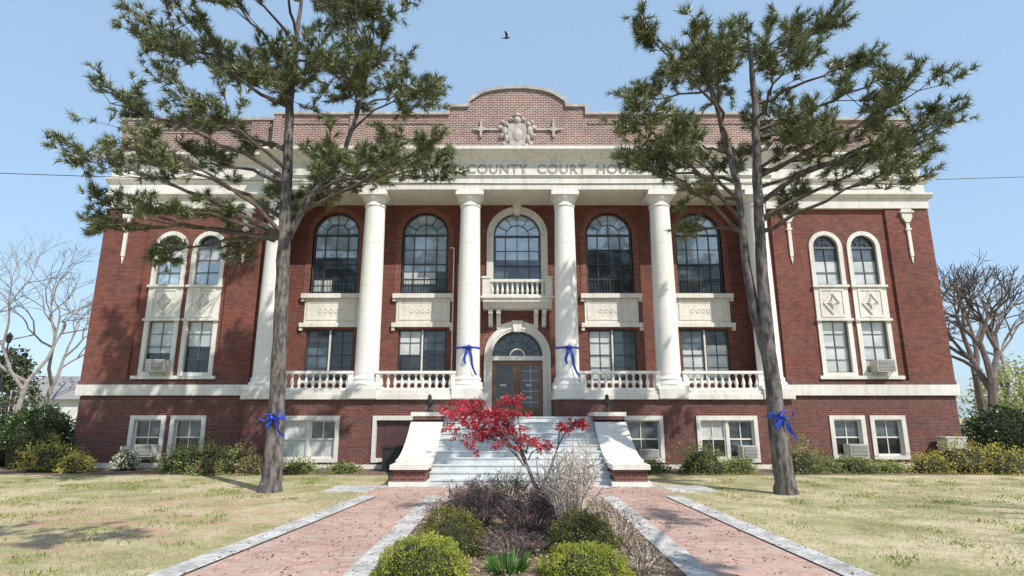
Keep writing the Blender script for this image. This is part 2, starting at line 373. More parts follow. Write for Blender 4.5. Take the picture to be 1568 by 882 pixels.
# wings
for s in (-1, 1):
    holes = []
    xcs = [s*11.4, s*12.8]
    for xc in xcs:
        holes.append(arch(xc, .6, 3.12, 7.82)); holes.append(rect(xc-.6, xc+.6, .28, 1.72))
    xa, xb = sorted((s*9.05, s*HALF))
    walls.fill(rect(xa, xb, 2.39, 9.3), [h for i, h in enumerate(holes) if i % 2 == 0], YW, YW+.3)
    base.fill(rect(xa-.0, xb, 0, 2.39), [h for i, h in enumerate(holes) if i % 2], YW-.06, YW+.3)
    for n_, xc in enumerate(xcs):
        # tall cream surround
        op = [rect(xc-.46, xc+.46, 3.22, 5.06), arch(xc, .46, 6.40, 7.82)]
        trim.fill(arch(xc, .615, 3.10, 7.82), op, YW-.045, YW+.2)
        lk = {'base': 2} if s > 0 else {'base': 0, 'top': (.62 if n_ else .5, 2)}
        win_rect(xc-.46, xc+.46, 3.22, 5.06, YW+.12, 2, 4, frm, .035, .018, lk)
        win_arch(xc, .46, 6.40, 7.82, YW+.12, 2, 3, frm, 3 if s > 0 else 2, 0, 3, .035, .018, .45)
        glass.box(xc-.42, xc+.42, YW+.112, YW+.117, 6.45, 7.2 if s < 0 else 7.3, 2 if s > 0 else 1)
        trim.box(xc-.66, xc+.66, YW-.12, YW-.046, 5.06, 5.14); trim.box(xc-.66, xc+.66, YW-.12, YW-.046, 6.30, 6.38)
        # ornamental panel: diamond with star
        z = 5.72
        trim.fill([(xc, z+.44), (xc+.34, z), (xc, z-.44), (xc-.34, z)], [[(xc, z+.34), (xc+.25, z), (xc, z-.34), (xc-.25, z)]], YW-.085, YW-.046)
        for a in range(8):
            t = math.pi*a/4; L = .2 if a % 2 == 0 else .11
            c, q = math.cos(t), math.sin(t)
            trim.fill([(xc+L*c, z+L*q*1.2), (xc-.035*q, z+.035*c), (xc+.035*q, z-.035*c)], [], YW-.09-.002*a, YW-.046)
        trim.fill(rect(xc-.44, xc+.44, 5.2, 6.24), [rect(xc-.38, xc+.38, 5.27, 6.17)], YW-.07, YW-.046)
        # basement window
        trim.fill(rect(xc-.615, xc+.615, .27, 1.74), [rect(xc-.47, xc+.47, .40, 1.6)], YW-.1, YW+.15)
        win_rect(xc-.47, xc+.47, .40, 1.6, YW+.1, 2, 2, frw, .05, .03, {'base': 0, 'top': (.5, 3)})
    trim.box(s*10.62, s*13.58, YW-.16, YW-.047, 2.98, 3.10)
    # brick pilasters with slender stone pendants
    for (a, b_) in ((9.45, 10.6), (13.75, HALF+.06)):
        pa, pb = sorted((s*a, s*b_))
        walls.box(pa, pb, YW-.09, YW-.002, 2.80, 9.27)
        xc = s*(10.08 if a < 10 else 14.5)
        trim.box(xc-.06, xc+.06, YW-.15, YW-.092, 7.45, 8.75)
        trim.box(xc-.10, xc+.10, YW-.17, YW-.092, 8.45, 8.52)
        trim.fill([(xc-.05, 7.44), (xc, 7.16), (xc+.05, 7.44)], [], YW-.13, YW-.092)
        trim.fill([(xc-.08, 8.75), (xc+.08, 8.75), (xc+.19, 8.95), (xc+.19, 9.27), (xc-.19, 9.27), (xc-.19, 8.95)], [], YW-.18, YW-.092)
        trim.box(xc-.25, xc+.25, YW-.22, YW-.092, 9.12, 9.19)
    # belts & entablature of the wing
    e0, e1 = sorted((s*9.32, s*(HALF+.12)))
    base.box(e0, e1-.04 if s > 0 else e1, YW-.10, YW-.004, 2.80, 2.93)
    trim.box(e0, e1, YW-.16, YW+.28, 2.42, 2.79)
    trim.box(e0+.03, e1-.03, YW-.09, YW-.062, 0, .16)
    e0, e1 = sorted((s*9.32, s*(HALF+.1)))
    trim.box(e0, e1, YW-.14, YW+.3, 9.30, 9.68)
    trim.prism_x([(YW+.3,9.68),(YW+.3,9.86),(YW-.30,9.86),(YW-.30,9.80),(YW-.16,9.68)], e0, e1+.12*(s>0) if s>0 else e1)
    trim.box(e0, e1-.06 if s > 0 else e1, YW-.12, YW+.3, 9.86, 10.30)
    trim.prism_x([(YW+.3,10.30),(YW+.3,10.50),(YW-.26,10.50),(YW-.26,10.44),(YW-.13,10.30)], e0-(.1 if s<0 else 0), e1+(.1 if s>0 else 0))
    trim.box(e0, e1-.1, YW-.08, YW+.3, 10.50, 11.15)
    trim.prism_x([(YW+.3,11.15),(YW+.3,11.44),(YW-.40,11.44),(YW-.40,11.36),(YW-.12,11.15)], e0-(.18 if s<0 else 0), e1+(.18 if s>0 else 0))
    p0, p1 = sorted((s*9.32, s*HALF))
    par.box(p0, p1, YW-.02, YW+.33, 11.44, 12.93)
    par.box(s*9.6, s*10.3, YW-.08, YW-.022, 11.44, 12.93); par.box(s*14.4, s*15.1, YW-.08, YW-.022, 11.44, 12.93)
    par.box(s*10.31, s*14.39, YW-.05, YW-.023, 12.55, 12.66)
    # side & return walls
    sx0, sx1 = sorted((s*(HALF-.3), s*HALF))
    walls.box(sx0, sx1, YW+.302, 38, 0, 9.3); trim.box(*sorted((s*(HALF-.3), s*(HALF+.1))), YW+.302, 38, 9.3, 11.44)
    par.box(sx0, sx1, YW+.332, 38, 11.441, 12.93)
    for yy in (24, 28, 32, 36):
        for (z0, z1) in ((.4, 1.6), (3.2, 5.06), (6.4, 8.2)):
            trim.box(*sorted((s*HALF, s*(HALF+.05))), yy-.6, yy+.6, z0-.1, z1+.1)
            glass.box(*sorted((s*(HALF+.051), s*(HALF+.06))), yy-.48, yy+.48, z0, z1)
            frw.box(*sorted((s*(HALF+.061), s*(HALF+.08))), yy-.02, yy+.02, z0, z1)
    r0, r1 = sorted((s*9.05, s*9.35))
    walls.box(r0, r1, YW+.302, YR, 2.0, 9.86)
par.box(-HALF, HALF, 37.7, 38, 0, 12.9)

# recessed main wall
XW = [-7.06, -3.58, 3.58, 7.06]
hol = [arch(x, .9, 6.25, 8.645) for x in XW]+[rect(x-.9, x+.9, 3.0, 4.90) for x in XW]
hol += [arch(0, 1.16, 6.0, 8.60), arch(0, 1.22, 1.68, 3.90)]
walls.fill(rect(-9.05, 9.05, 1.66, 9.9), hol, YR, YR+.3)
for i, x in enumerate(XW):
    archb.fill(ring(x, 8.645, .9, 1.13), [], YR-.02, YR+.1)
    archb.box(x-1.13, x-.9, YR-.02, YR+.1, 6.3, 8.645); archb.box(x+.9, x+1.13, YR-.02, YR+.1, 6.3, 8.645)
    win_arch(x, .88, 6.30, 8.645, YR+.14, 4, 4, frd, [0, 3, 0, 0][i], 1, 5, .05, .022)
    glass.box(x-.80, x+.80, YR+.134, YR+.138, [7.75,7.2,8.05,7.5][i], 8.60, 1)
    if i == 0:
        glass.box(x-.80, x-.1, YR+.134, YR+.138, 6.4, 6.9, 2); glass.box(x-.42, x+.80, YR+.134, YR+.138, 7.3, 7.6, 3)
    if i == 1:
        glass.box(x-.80, x+.42, YR+.134, YR+.138, 6.7, 7.15, 2)
    if i == 3:
        glass.box(x-.80, x+.1, YR+.134, YR+.138, 6.8, 7.4, 3)
    # sill, panel, sill
    trim.box(x-1.16, x+1.16, YR-.16, YR+.13, 6.10, 6.27)
    trim.box(x-1.02, x+1.02, YR-.035, YR+.05, 5.16, 6.09)
    trim.fill(rect(x-.92, x+.92, 5.26, 5.99), [rect(x-.86, x+.86, 5.32, 5.93)], YR-.055, YR-.036)
    for k in range(-2, 3):   # carved roundels in the panel
        trim.fill([(x+k*.2+.09*math.cos(t*.785), 5.62+.09*math.sin(t*.785)) for t in range(8)],
                  [[(x+k*.2+.05*math.cos(t*.785), 5.62+.05*math.sin(t*.785)) for t in range(8)]], YR-.052-.001*(k+2), YR-.036)
    trim.box(x-1.16, x+1.16, YR-.13, YR+.13, 4.99, 5.15)
    for q in (-1, 1):
        trim.box(x+q*1.10-.06, x+q*1.10+.06, YR-.1, YR-.001, 5.98, 6.095); trim.box(x+q*1.10-.06, x+q*1.10+.06, YR-.09, YR-.001, 4.86, 4.985)
    kd = [{'base': 3, 'top': (.35, 0)}, {'base': 0, 'top': (.5, 2)}, {'base': 2}, {'base': 2, 'top': (.4, 3)}][i]
    win_rect(x-.88, x-.03, 3.02, 4.88, YR+.14, 2, 4, frd, .04, .022, kd)
    win_rect(x+.03, x+.88, 3.02, 4.88, YR+.14, 2, 4, frd, .04, .022, [{'base':0},{'base':0,'top':(.4,3)},{'base':3},{'base':2,'top':(.3,0)}][i])
    frw.box(x-.03, x+.03, YR+.06, YR+.16, 3.02, 4.88)
    trim.box(x-.98, x+.98, YR-.08, YR+.13, 2.9, 3.0)
# centre bay
trim.fill(arch(0, 1.18, 5.9, 8.60), [arch(0, .92, 5.95, 8.60)], YR-.07, YR+.2)
trim.fill(ring(0, 8.60, .99, 1.06), [], YR-.10, YR-.071)
trim.fill([(-.12, 9.45), (.12, 9.45), (.17, 9.85), (-.17, 9.85)], [], YR-.16, YR+.1)
win_arch(0, .92, 6.2, 8.60, YR+.14, 4, 4, frd, 3, 1, 5, .05, .024)
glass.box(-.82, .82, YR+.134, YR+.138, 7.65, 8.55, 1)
# door surround
trim.fill(arch(0, 1.24, 1.69, 3.90), [arch(0, .94, 1.70, 3.90)], YR-.10, YR+.2)
trim.fill(ring(0, 3.90, 1.02, 1.10), [], YR-.13, YR-.101)
archb.fill(ring(0, 3.90, 1.24, 1.46), [], YR-.02, YR+.1)
trim.fill([(-.13, 4.80), (.13, 4.80), (.2, 5.22), (-.2, 5.22)], [], YR-.2, YR+.1)
for q in (-1, 1):   # scroll spandrels beside keystone
    trim.fill([(q*.2, 5.2), (q*.2, 5.02), (q*.75, 4.9), (q*.8, 5.02)][::q], [], YR-.12, YR-.002)
trim.box(-.94, .94, YR-.06, YR+.18, 3.74, 3.90)
glass.fill([(.94*math.cos(math.pi*i/20), 3.9+.94*math.sin(math.pi*i/20)) for i in range(21)], [], YR+.14, YR+.16, 0)
for k in range(1, 10):
    a = math.pi*k/10; c, q = math.cos(a), math.sin(a); mx, mz = -q*.014, c*.014
    frd.fill([(.25*c+mx, 3.9+.25*q+mz), (.25*c-mx, 3.9+.25*q-mz), (.92*c-mx, 3.9+.92*q-mz), (.92*c+mx, 3.9+.92*q+mz)], [], YR+.09, YR+.13)
frw.fill(ring(0, 3.9, .25, .3, 14), [], YR+.07, YR+.13); frd.fill(ring(0, 3.9, .86, .94, 20), [], YR+.06, YR+.132)
frd.fill(ring(0, 3.9, .58, .61, 20), [], YR+.084, YR+.13)
door = MB()
for q in (-1, 1):
    x0, x1 = sorted((q*.02, q*.93))
    door.fill(rect(x0, x1, 1.72, 3.73), [rect(x0+.13, x1-.13, 2.02, 3.58)], YR+.10, YR+.16, 0)
    door.box(x0+.16, x1-.16, YR+.09, YR+.099, 1.79, 1.95, 0)
    door.box(x0+.13, x1-.13, YR+.13, YR+.14, 2.02, 3.58, 1)
    door.box(q*.06-.012, q*.06+.012, YR+.04, YR+.07, 2.5, 2.95, 2)
    for zz in (2.35, 2.8):     # notices stuck on the glass
        door.box(x0+.3, x1-.4, YR+.122, YR+.126, zz, zz+.07, 3)
door.box(-.02, .02, YR+.08, YR+.16, 1.72, 3.73, 0)
for z in (2.2, 2.6, 3.0, 3.35):
    door.box(.18, .80, YR+.115, YR+.121, z, z+.02, 3)
door.box(.48, .5, YR+.11, YR+.114, 2.02, 3.58, 3)
door.obj('double_door', ['wood', 'glass', 'iron', 'ac'], CH)
# balcony
bal = MB()
bal.prism_x([(YR,5.62),(YR-.45,5.62),(YR-.62,5.78),(YR-.72,5.84),(YR-.72,5.97),(YR,5.97)], -1.28, 1.28)
bal.box(-1.36, 1.36, YR-.78, YR-.001, 5.972, 6.05)
for x in (-1.0, -.70, .70, 1.0):
    bal.prism_x([(YR-.001,5.62),(YR-.50,5.60),(YR-.48,5.45),(YR-.26,5.36),(YR-.16,5.12),(YR-.16,5.02),(YR-.001,4.98)], x-.08, x+.08)
for x in (-1.17, 1.17):
    bal.box(x-.13, x+.13, YR-.74, YR-.46, 6.052, 6.72); bal.box(x-.16, x+.16, YR-.77, YR-.43, 6.72, 6.80)
bal.box(-1.04, 1.04, YR-.69, YR-.51, 6.60, 6.70); bal.box(-1.04, 1.04, YR-.69, YR-.51, 6.052, 6.12)
def baluster(b, x, y, z0, z1, r=.055):
    h = z1-z0
    b.lathe(x, y, [(r*.8,z0),(r*.8,z0+.06*h),(r*.45,z0+.1*h),(r,z0+.3*h),(r*.95,z0+.4*h),(r*.4,z0+.75*h),(r*.45,z0+.85*h),(r*.8,z0+.92*h),(r*.8,z1)], 8)
for i in range(11): baluster(bal, -.93+i*.186, YR-.60, 6.12, 6.60, .06)
bal.obj('balcony', 'stone', CH, True)
# iron balconets of side windows
ir = MB()
for x in (-7.06, 3.58, 7.06, -3.58):
    ir.box(x-.85, x+.85, YR-.02, YR, 6.82, 6.85)
    for i in range(15): ir.box(x-.84+i*.12-.008, x-.84+i*.12+.008, YR-.018, YR-.003, 6.28, 6.82)
ir.obj('iron_railing', 'iron', CH)
# conduit
cd = MB(); cd.tube([(-2.45,YR-.04,2.7),(-2.45,YR-.04,8.1)], [.025,.025], 6); cd.tube([(-2.45,YR-.04,8.1),(-2.62,YR-.04,8.1)], [.02,.02], 6); cd.obj('conduit_pipe', 'white', CH)

# podium
BW = [(-7.05, 1.02), (-4.15, .74), (4.15, .74), (7.05, 1.02)]
for s in (-1, 1):
    a, b_ = sorted((s*1.25, s*9.3))
    base.fill(rect(a, b_, 0, 2.27), [rect(x-h, x+h, .22, 1.72) for x, h in BW if x*s > 0], YP, YP+.25)
    base.box(*sorted((s*9.3, s*9.32)), YP+.01, YW-.0, 0, 2.27)
    base.box(*sorted((s*1.25, s*1.5)), YP+.25, YR, 0, 2.27)
    trim.box(*sorted((s*1.2, s*9.42)), YP-.12, YR-.002, 2.272, 2.44); trim.box(*sorted((s*1.23, s*9.38)), YP-.07, YR-.002, 2.442, 2.58)
    trim.box(*sorted((s*3.25, s*9.36)), YP-.05, YP-.002, 0, .14)
    # raised blocks beneath columns
    for xc in (1.75, 5.3, 8.85):
        trim.box(s*xc-.5, s*xc+.5, YP-.16, YP+.8, 2.30, 2.62)
for x, h in BW:
    trim.fill(rect(x-h-.01, x+h+.01, .21, 1.73), [rect(x-h+.12, x+h-.12, .34, 1.58)], YP-.05, YP+.2)
    if abs(x) > 6:
        win_rect(x-h+.12, x-.04, .34, 1.58, YP+.12, 2, 2, frw, .05, .03, {'base': 2 if x < 0 else 0, 'top': (.5, 2)})
        win_rect(x+.04, x+h-.12, .34, 1.58, YP+.12, 2, 2, frw, .05, .03, {'base': 2 if x < 0 else 3, 'top': (.5, 3)})
        frw.box(x-.04, x+.04, YP+.02, YP+.14, .34, 1.58)
    elif x > 0:
        win_rect(x-h+.12, x+h-.12, .34, 1.58, YP+.12, 2, 2, frw, .05, .03, {'base': 3})
bd = MB(); bd.fill(rect(-4.77, -3.53, .34, 1.58), [], YP+.1, YP+.14, 0); bd.box(-4.5, -3.8, YP+.08, YP+.099, .5, 1.45, 0); bd.box(-3.66,-3.62,YP+.04,YP+.09,.9,1.0,1)
bd.obj('basement_door', ['brown', 'iron'], CH)
# columns
colm = MB()
for x in (-8.85, -5.3, -1.75, 1.75, 5.3, 8.85):
    y = 20.45
    colm.box(x-.53, x+.53, y-.53, y+.53, 2.622, 2.74)
    P = [(.52,2.742),(.54,2.78),(.52,2.85),(.47,2.88),(.455,2.92),(.48,2.95),(.475,2.99),(.425,3.03)]
    for i in range(13):
        t = i/12; P.append((.415-.055*t**1.7, 3.08+t*(9.28-3.08)))
    P += [(.39,9.30),(.39,9.35),(.365,9.37),(.365,9.46),(.40,9.50),(.47,9.60),(.475,9.66)]
    colm.lathe(x, y, P, 40)
    colm.box(x-.51, x+.51, y-.51, y+.51, 9.662, 9.80); colm.box(x-.46, x+.46, y-.46, y+.46, 9.80, 9.858)
colm.obj('columns', 'column', CH, True)
# portico balustrade
bs = MB()
for (a, b_) in ((-8.35,-5.8), (-4.8,-2.25), (2.25,4.8), (5.8,8.35)):
    y = 20.2
    bs.box(a-.1, b_+.1, y-.1, y+.1, 2.582, 2.66); bs.box(a-.1, b_+.1, y-.11, y+.11, 3.14, 3.24)
    n = 11
    for i in range(n): baluster(bs, a+.08+(b_-a-.16)*i/(n-1), y, 2.66, 3.14, .068)
    for x in (a-.02, b_+.02): bs.box(x-.07, x+.07, y-.09, y+.09, 2.662, 3.138)
bs.obj('balustrade', 'column', CH, True)
# entablature
YE = 19.93
trim.box(-9.3, 9.3, YE+.06, YR+.3, 9.862, 10.08); trim.box(-9.33, 9.33, YE+.02, YR+.3, 10.08, 10.30)
trim.prism_x([(YR,10.30),(YR,10.38),(YE-.06,10.38),(YE+.0,10.30)], -9.36, 9.36)
trim.box(-9.3, 9.3, YE+.05, YR+.3, 10.38, 10.95)
trim.prism_x([(YR,10.95),(YR,11.40),(YE-.36,11.40),(YE-.36,11.28),(YE-.28,11.22),(YE-.12,11.12),(YE+.04,10.95)], -9.5, 9.5)
# parapet with curved gable
YG = 20.25
def outline(off):
    P = [(9.32, 13.0+off), (2.6+off, 13.0+off), (2.6+off, 13.32+off), (1.85+off, 13.32+off), (1.82+off, 13.55+off)]
    n = 22
    for i in range(n+1):
        x = (1.55)*(1-2*i/n); z = 13.60+ .50*math.sqrt(max(0, 1-(x/1.62)**2))**1.0
        P.append((x*(1+off/1.6), z+off))
    P += [(-1.82-off, 13.55+off), (-1.85-off, 13.32+off), (-2.6-off, 13.32+off), (-2.6-off, 13.0+off), (-9.32, 13.0+off)]
    return P
o0 = outline(0); o1 = outline(.11)
par.fill([(-9.32, 11.4), (9.32, 11.4)]+o0, [], YG, YG+.4)
cop = MB()
cop.fill(o1+o0[::-1], [], YG-.09, YG+.5)
for s in (-1, 1):
    cop.box(s*9.33, s*(HALF+.08), YW-.12, YW+.42, 12.932, 13.06)
    par.box(s*9.0, s*9.3, YG-.06, YG-.002, 11.63, 12.98)
    par.box(s*5.8, s*6.4, YG-.06, YG-.002, 11.63, 12.98)
    par.box(s*2.7, s*5.79, YG-.03, YG-.002, 12.62, 12.74); par.box(s*6.41, s*8.9, YG-.03, YG-.002, 12.62, 12.74)
par.box(-9.0, 9.0, YG-.04, YG-.003, 11.42, 11.62)
cop.box(-15.0, 15.0, YW+.45, 37.7, 12.2, 12.3)
cop.obj('coping', 'coping', CH)
# relief emblem
rl = MB()
y = YG-.02
def disc(x, z, rx, rz, dy): rl.ell((x, y, z), (rx, dy, rz), 14, 8, 0)
rl.fill([(0,11.55),(.28,11.75),(.36,12.1),(.34,12.55),(0,12.62),(-.34,12.55),(-.36,12.1),(-.28,11.75)], [], y-.12, y+.01)
disc(0, 12.1, .25, .36, .20); disc(0, 12.72, .16, .17, .22); disc(0, 12.95, .19, .09, .16)
for q in (-1, 1):
    disc(q*.42, 12.55, .11, .12, .2); disc(q*.47, 12.28, .14, .22, .17); disc(q*.40, 11.98, .10, .2, .15)
    disc(q*.62, 12.45, .15, .10, .1); disc(q*.58, 12.12, .12, .09, .12); disc(q*.3, 11.70, .16, .1, .13); disc(q*.5, 11.78, .09, .12, .1)
    disc(q*.22, 12.78, .1, .08, .14); disc(q*.24, 12.35, .07, .18, .14)
    disc(q*.55, 12.68, .08, .09, .1)
    rl.box(q*.7, q*1.30, y-.05, y, 12.34, 12.40)
    rl.box(q*1.38-.04, q*1.38+.04, y-.07, y, 12.06, 12.72); rl.box(q*1.16, q*1.60, y-.065, y, 12.34, 12.42)
    rl.box(q*1.38-.10, q*1.38+.10, y-.075, y, 12.30, 12.46); disc(q*1.38, 12.76, .05, .06, .07); disc(q*1.66, 12.38, .06, .05, .07)
disc(0, 11.55, .14, .12, .16)
rl.obj('carved_emblem', 'relief', CH, True)
# lettering
tx = bpy.data.curves.new('t', 'FONT'); tx.body = 'LONOKE  COUNTY  COURT  HOUSE'; tx.extrude = .012; tx.align_x = 'CENTER'; tx.size = .5; tx.space_character = 1.1; tx.offset = .010
to = bpy.data.objects.new('t', tx); COL.objects.link(to); bpy.context.view_layer.update()
tm = bpy.data.meshes.new_from_object(to.evaluated_get(bpy.context.evaluated_depsgraph_get()))
xs = [v.co.x for v in tm.vertices]; zs = [v.co.y for v in tm.vertices]; kx = 9.0/(max(xs)-min(xs)); kz = .37/(max(zs)-min(zs))
lt = MB(); lt.add([((v.co.x-(max(xs)+min(xs))/2)*kx+.12, YE+.045-v.co.z, 10.47+(v.co.y-min(zs))*kz) for v in tm.vertices], [tuple(p.vertices) for p in tm.polygons])
bpy.data.objects.remove(to); bpy.data.curves.remove(tx)
lt.obj('frieze_lettering', 'letters', CH)

walls.obj('brick_walls', 'brick', CH); base.obj('basement_walls', 'brick_low', CH); trim.obj('stone_trim', 'stone', CH)
par.obj('parapet', 'brick_par', CH); glass.obj('window_glass', GL, CH); frw.obj('window_frames', 'frame_w', CH); frd.obj('window_muntins', 'frame_d', CH); frm.obj('wing_window_muntins', 'frame_m', CH)
archb.obj('brick_arches', 'brick_arch', CH)

# stairs
ST = empty('entrance_stairs')
st = MB(); n = 11; rise = 1.7/n; tread = .33; y0 = 15.35
for i in range(n):
    st.box(-2.34, 2.34, y0+i*tread, 20.048, i*rise, (i+1)*rise-.03, 0)
    st.box(-2.34, 2.34, y0+i*tread-.025, 20.046, (i+1)*rise-.03, (i+1)*rise, 0)
st.box(-1.2, 1.2, 20.05, YR+.14, 0, 1.70, 0)
st.obj('steps', 'step', ST)
ck = MB(); cc = MB()
for s in (-1, 1):
    xa, xb = sorted((s*2.36, s*3.18))
    cur = []
    for i in range(13):
        t = i/12; cur.append((15.75+t*2.15, .50+ .95*(t**1.8)))
    ck.prism_x([(15.08,.13),(15.08,.42),(15.75,.42)]+cur+[(17.9,1.45),(17.9,1.72),(20.04,1.72),(20.04,.13)], xa, xb)
    cc.prism_x([(15.0,0),(15.0,.128),(20.04,.128),(20.04,0)], xa-.08, xb+.08)
    cc.box(xa-.06, xb+.06, 14.98, 15.74, .422, .54)
    up = [(yy, zz+.10) for yy, zz in cur]
    cc.prism_x([(15.742,.45)]+cur+[(17.9,1.60)]+up[::-1]+[(15.742,.54)], xa-.07, xb+.07)
    cc.box(xa-.08, xb+.08, 17.9, 18.95, 1.722, 1.84); cc.box(xa-.03, xb+.03, 18.952, 20.03, 1.722, 1.80)
    ck.box(xa-.02, xb+.02, 17.93, 18.9, .8, 1.718)
ck.obj('cheek_walls', 'brick_low', ST); cc.obj('cheek_coping', 'stone', ST)
for s in (-1, 1):
    f = MB(); x = s*2.77; y = 18.4; z = 1.842
    f.lathe(x, y, [(.13,z),(.13,z+.04),(.07,z+.07),(.05,z+.14),(.09,z+.2),(.13,z+.3),(.125,z+.36),(.07,z+.41),(.05,z+.44),(.07,z+.47),(.03,z+.53),(.005,z+.57)], 14)
    f.tube([(x-.12,y,z+.2),(x-.2,y,z+.28),(x-.13,y,z+.36)], [.015]*3, 6); f.tube([(x+.12,y,z+.2),(x+.2,y,z+.28),(x+.13,y,z+.36)], [.015]*3, 6)
    f.obj('pedestal_urn', 'iron', None, True)

# window air conditioners
def ac(x, y, z, w=.62, h=.42, d=.45):
    b = MB(); b.box(x-w/2, x+w/2, y-d, y, z, z+h, 0); b.box(x-w/2+.04, x+w/2-.04, y-d-.012, y-d-.002, z+.04, z+h-.04, 1)
    for i in range(7): b.box(x-w/2+.05, x+w/2-.05, y-d-.02, y-d-.0125, z+.06+i*(h-.14)/6, z+.075+i*(h-.14)/6, 0)
    b.box(x-w/2-.015, x+w/2+.015, y-d-.005, y-d+.02, z+h-.02, z+h+.005, 0)
    for q in (-1,1): b.tube([(x+q*w*.35,y,z-.2),(x+q*w*.35,y-d*.8,z)], [.012,.012], 5, 1)
    b.obj('air_conditioner', ['ac','ac_d'])
ac(-12.6, YW-.0, 3.22); ac(12.8, YW, 3.22); ac(-12.6, YW-.0, .38, .6, .4); ac(11.5, YW, .38, .6, .4); ac(7.6, YP, .36, .5, .4); ac(4.3, YP, .34, .6, .3)
# trash bin
tb = MB(); tb.prism_x([(19.0,0),(19.55,0),(19.6,.72),(18.95,.72)], -4.3, -3.75, 0); tb.box(-4.34,-3.71,18.92,19.63,.722,.78,0); tb.tube([(-4.3,19.6,.1),(-3.75,19.6,.1)],[.09,.09],10); tb.obj('trash_bin','iron')
# utility box
ub = MB(); ub.box(14.3,14.95,19.9,20.4,.5,1.0,0); ub.box(14.27,14.98,19.88,20.42,1.0,1.04,0); ub.box(14.4,14.5,20.0,20.3,0,.5,1); ub.box(14.75,14.85,20.0,20.3,0,.5,1); ub.obj('utility_box',['ac','ac_d'])

# ribbons
def ribbon(x, y, z, r, sc=1.0, tail=.55):
    b = MB()
    b.lathe(x, y, [(r+.012,z-.04*sc),(r+.02,z),(r+.012,z+.04*sc)], 24)
    yf = y-r-.04
    for q in (-1,1):
        L = []; 
        for i in range(11):
            t = 2*math.pi*i/10; L.append((x+q*(.13*sc*(1-math.cos(t))), yf-.05*math.sin(t/2), z+.10*sc*math.sin(t)*.8+.03+.02*q))
        vs = []; fs = []
        for p in L: vs += [(p[0],p[1]-.045,p[2]),(p[0],p[1]+.035,p[2]+.015)]
        for i in range(10): fs.append((2*i,2*i+1,2*i+3,2*i+2))
        b.add(vs, fs)
        vs = []; fs = []
        for i in range(9):
            t = i/8; cx = x+(q*.04+.03*math.sin(t*7)+(.26 if q > 0 else -.04)*t); cz = z-tail*t*(1 if q>0 else .6); w = .045*sc
            vs += [(cx-w, yf-.02*math.sin(t*9), cz),(cx+w, yf+.03*math.cos(t*6)-.03, cz-.02)]
        for i in range(8): fs.append((2*i,2*i+1,2*i+3,2*i+2))
        b.add(vs, fs)
    b.ell((x, yf-.03, z+.01), (.04*sc,.04,.05*sc), 8, 6)
    b.obj('blue_ribbon', 'ribbon', None, True)
ribbon(-1.75, 20.45, 4.05, .405, 1.0, .95); ribbon(1.75, 20.45, 4.05, .405, 1.0, .95)

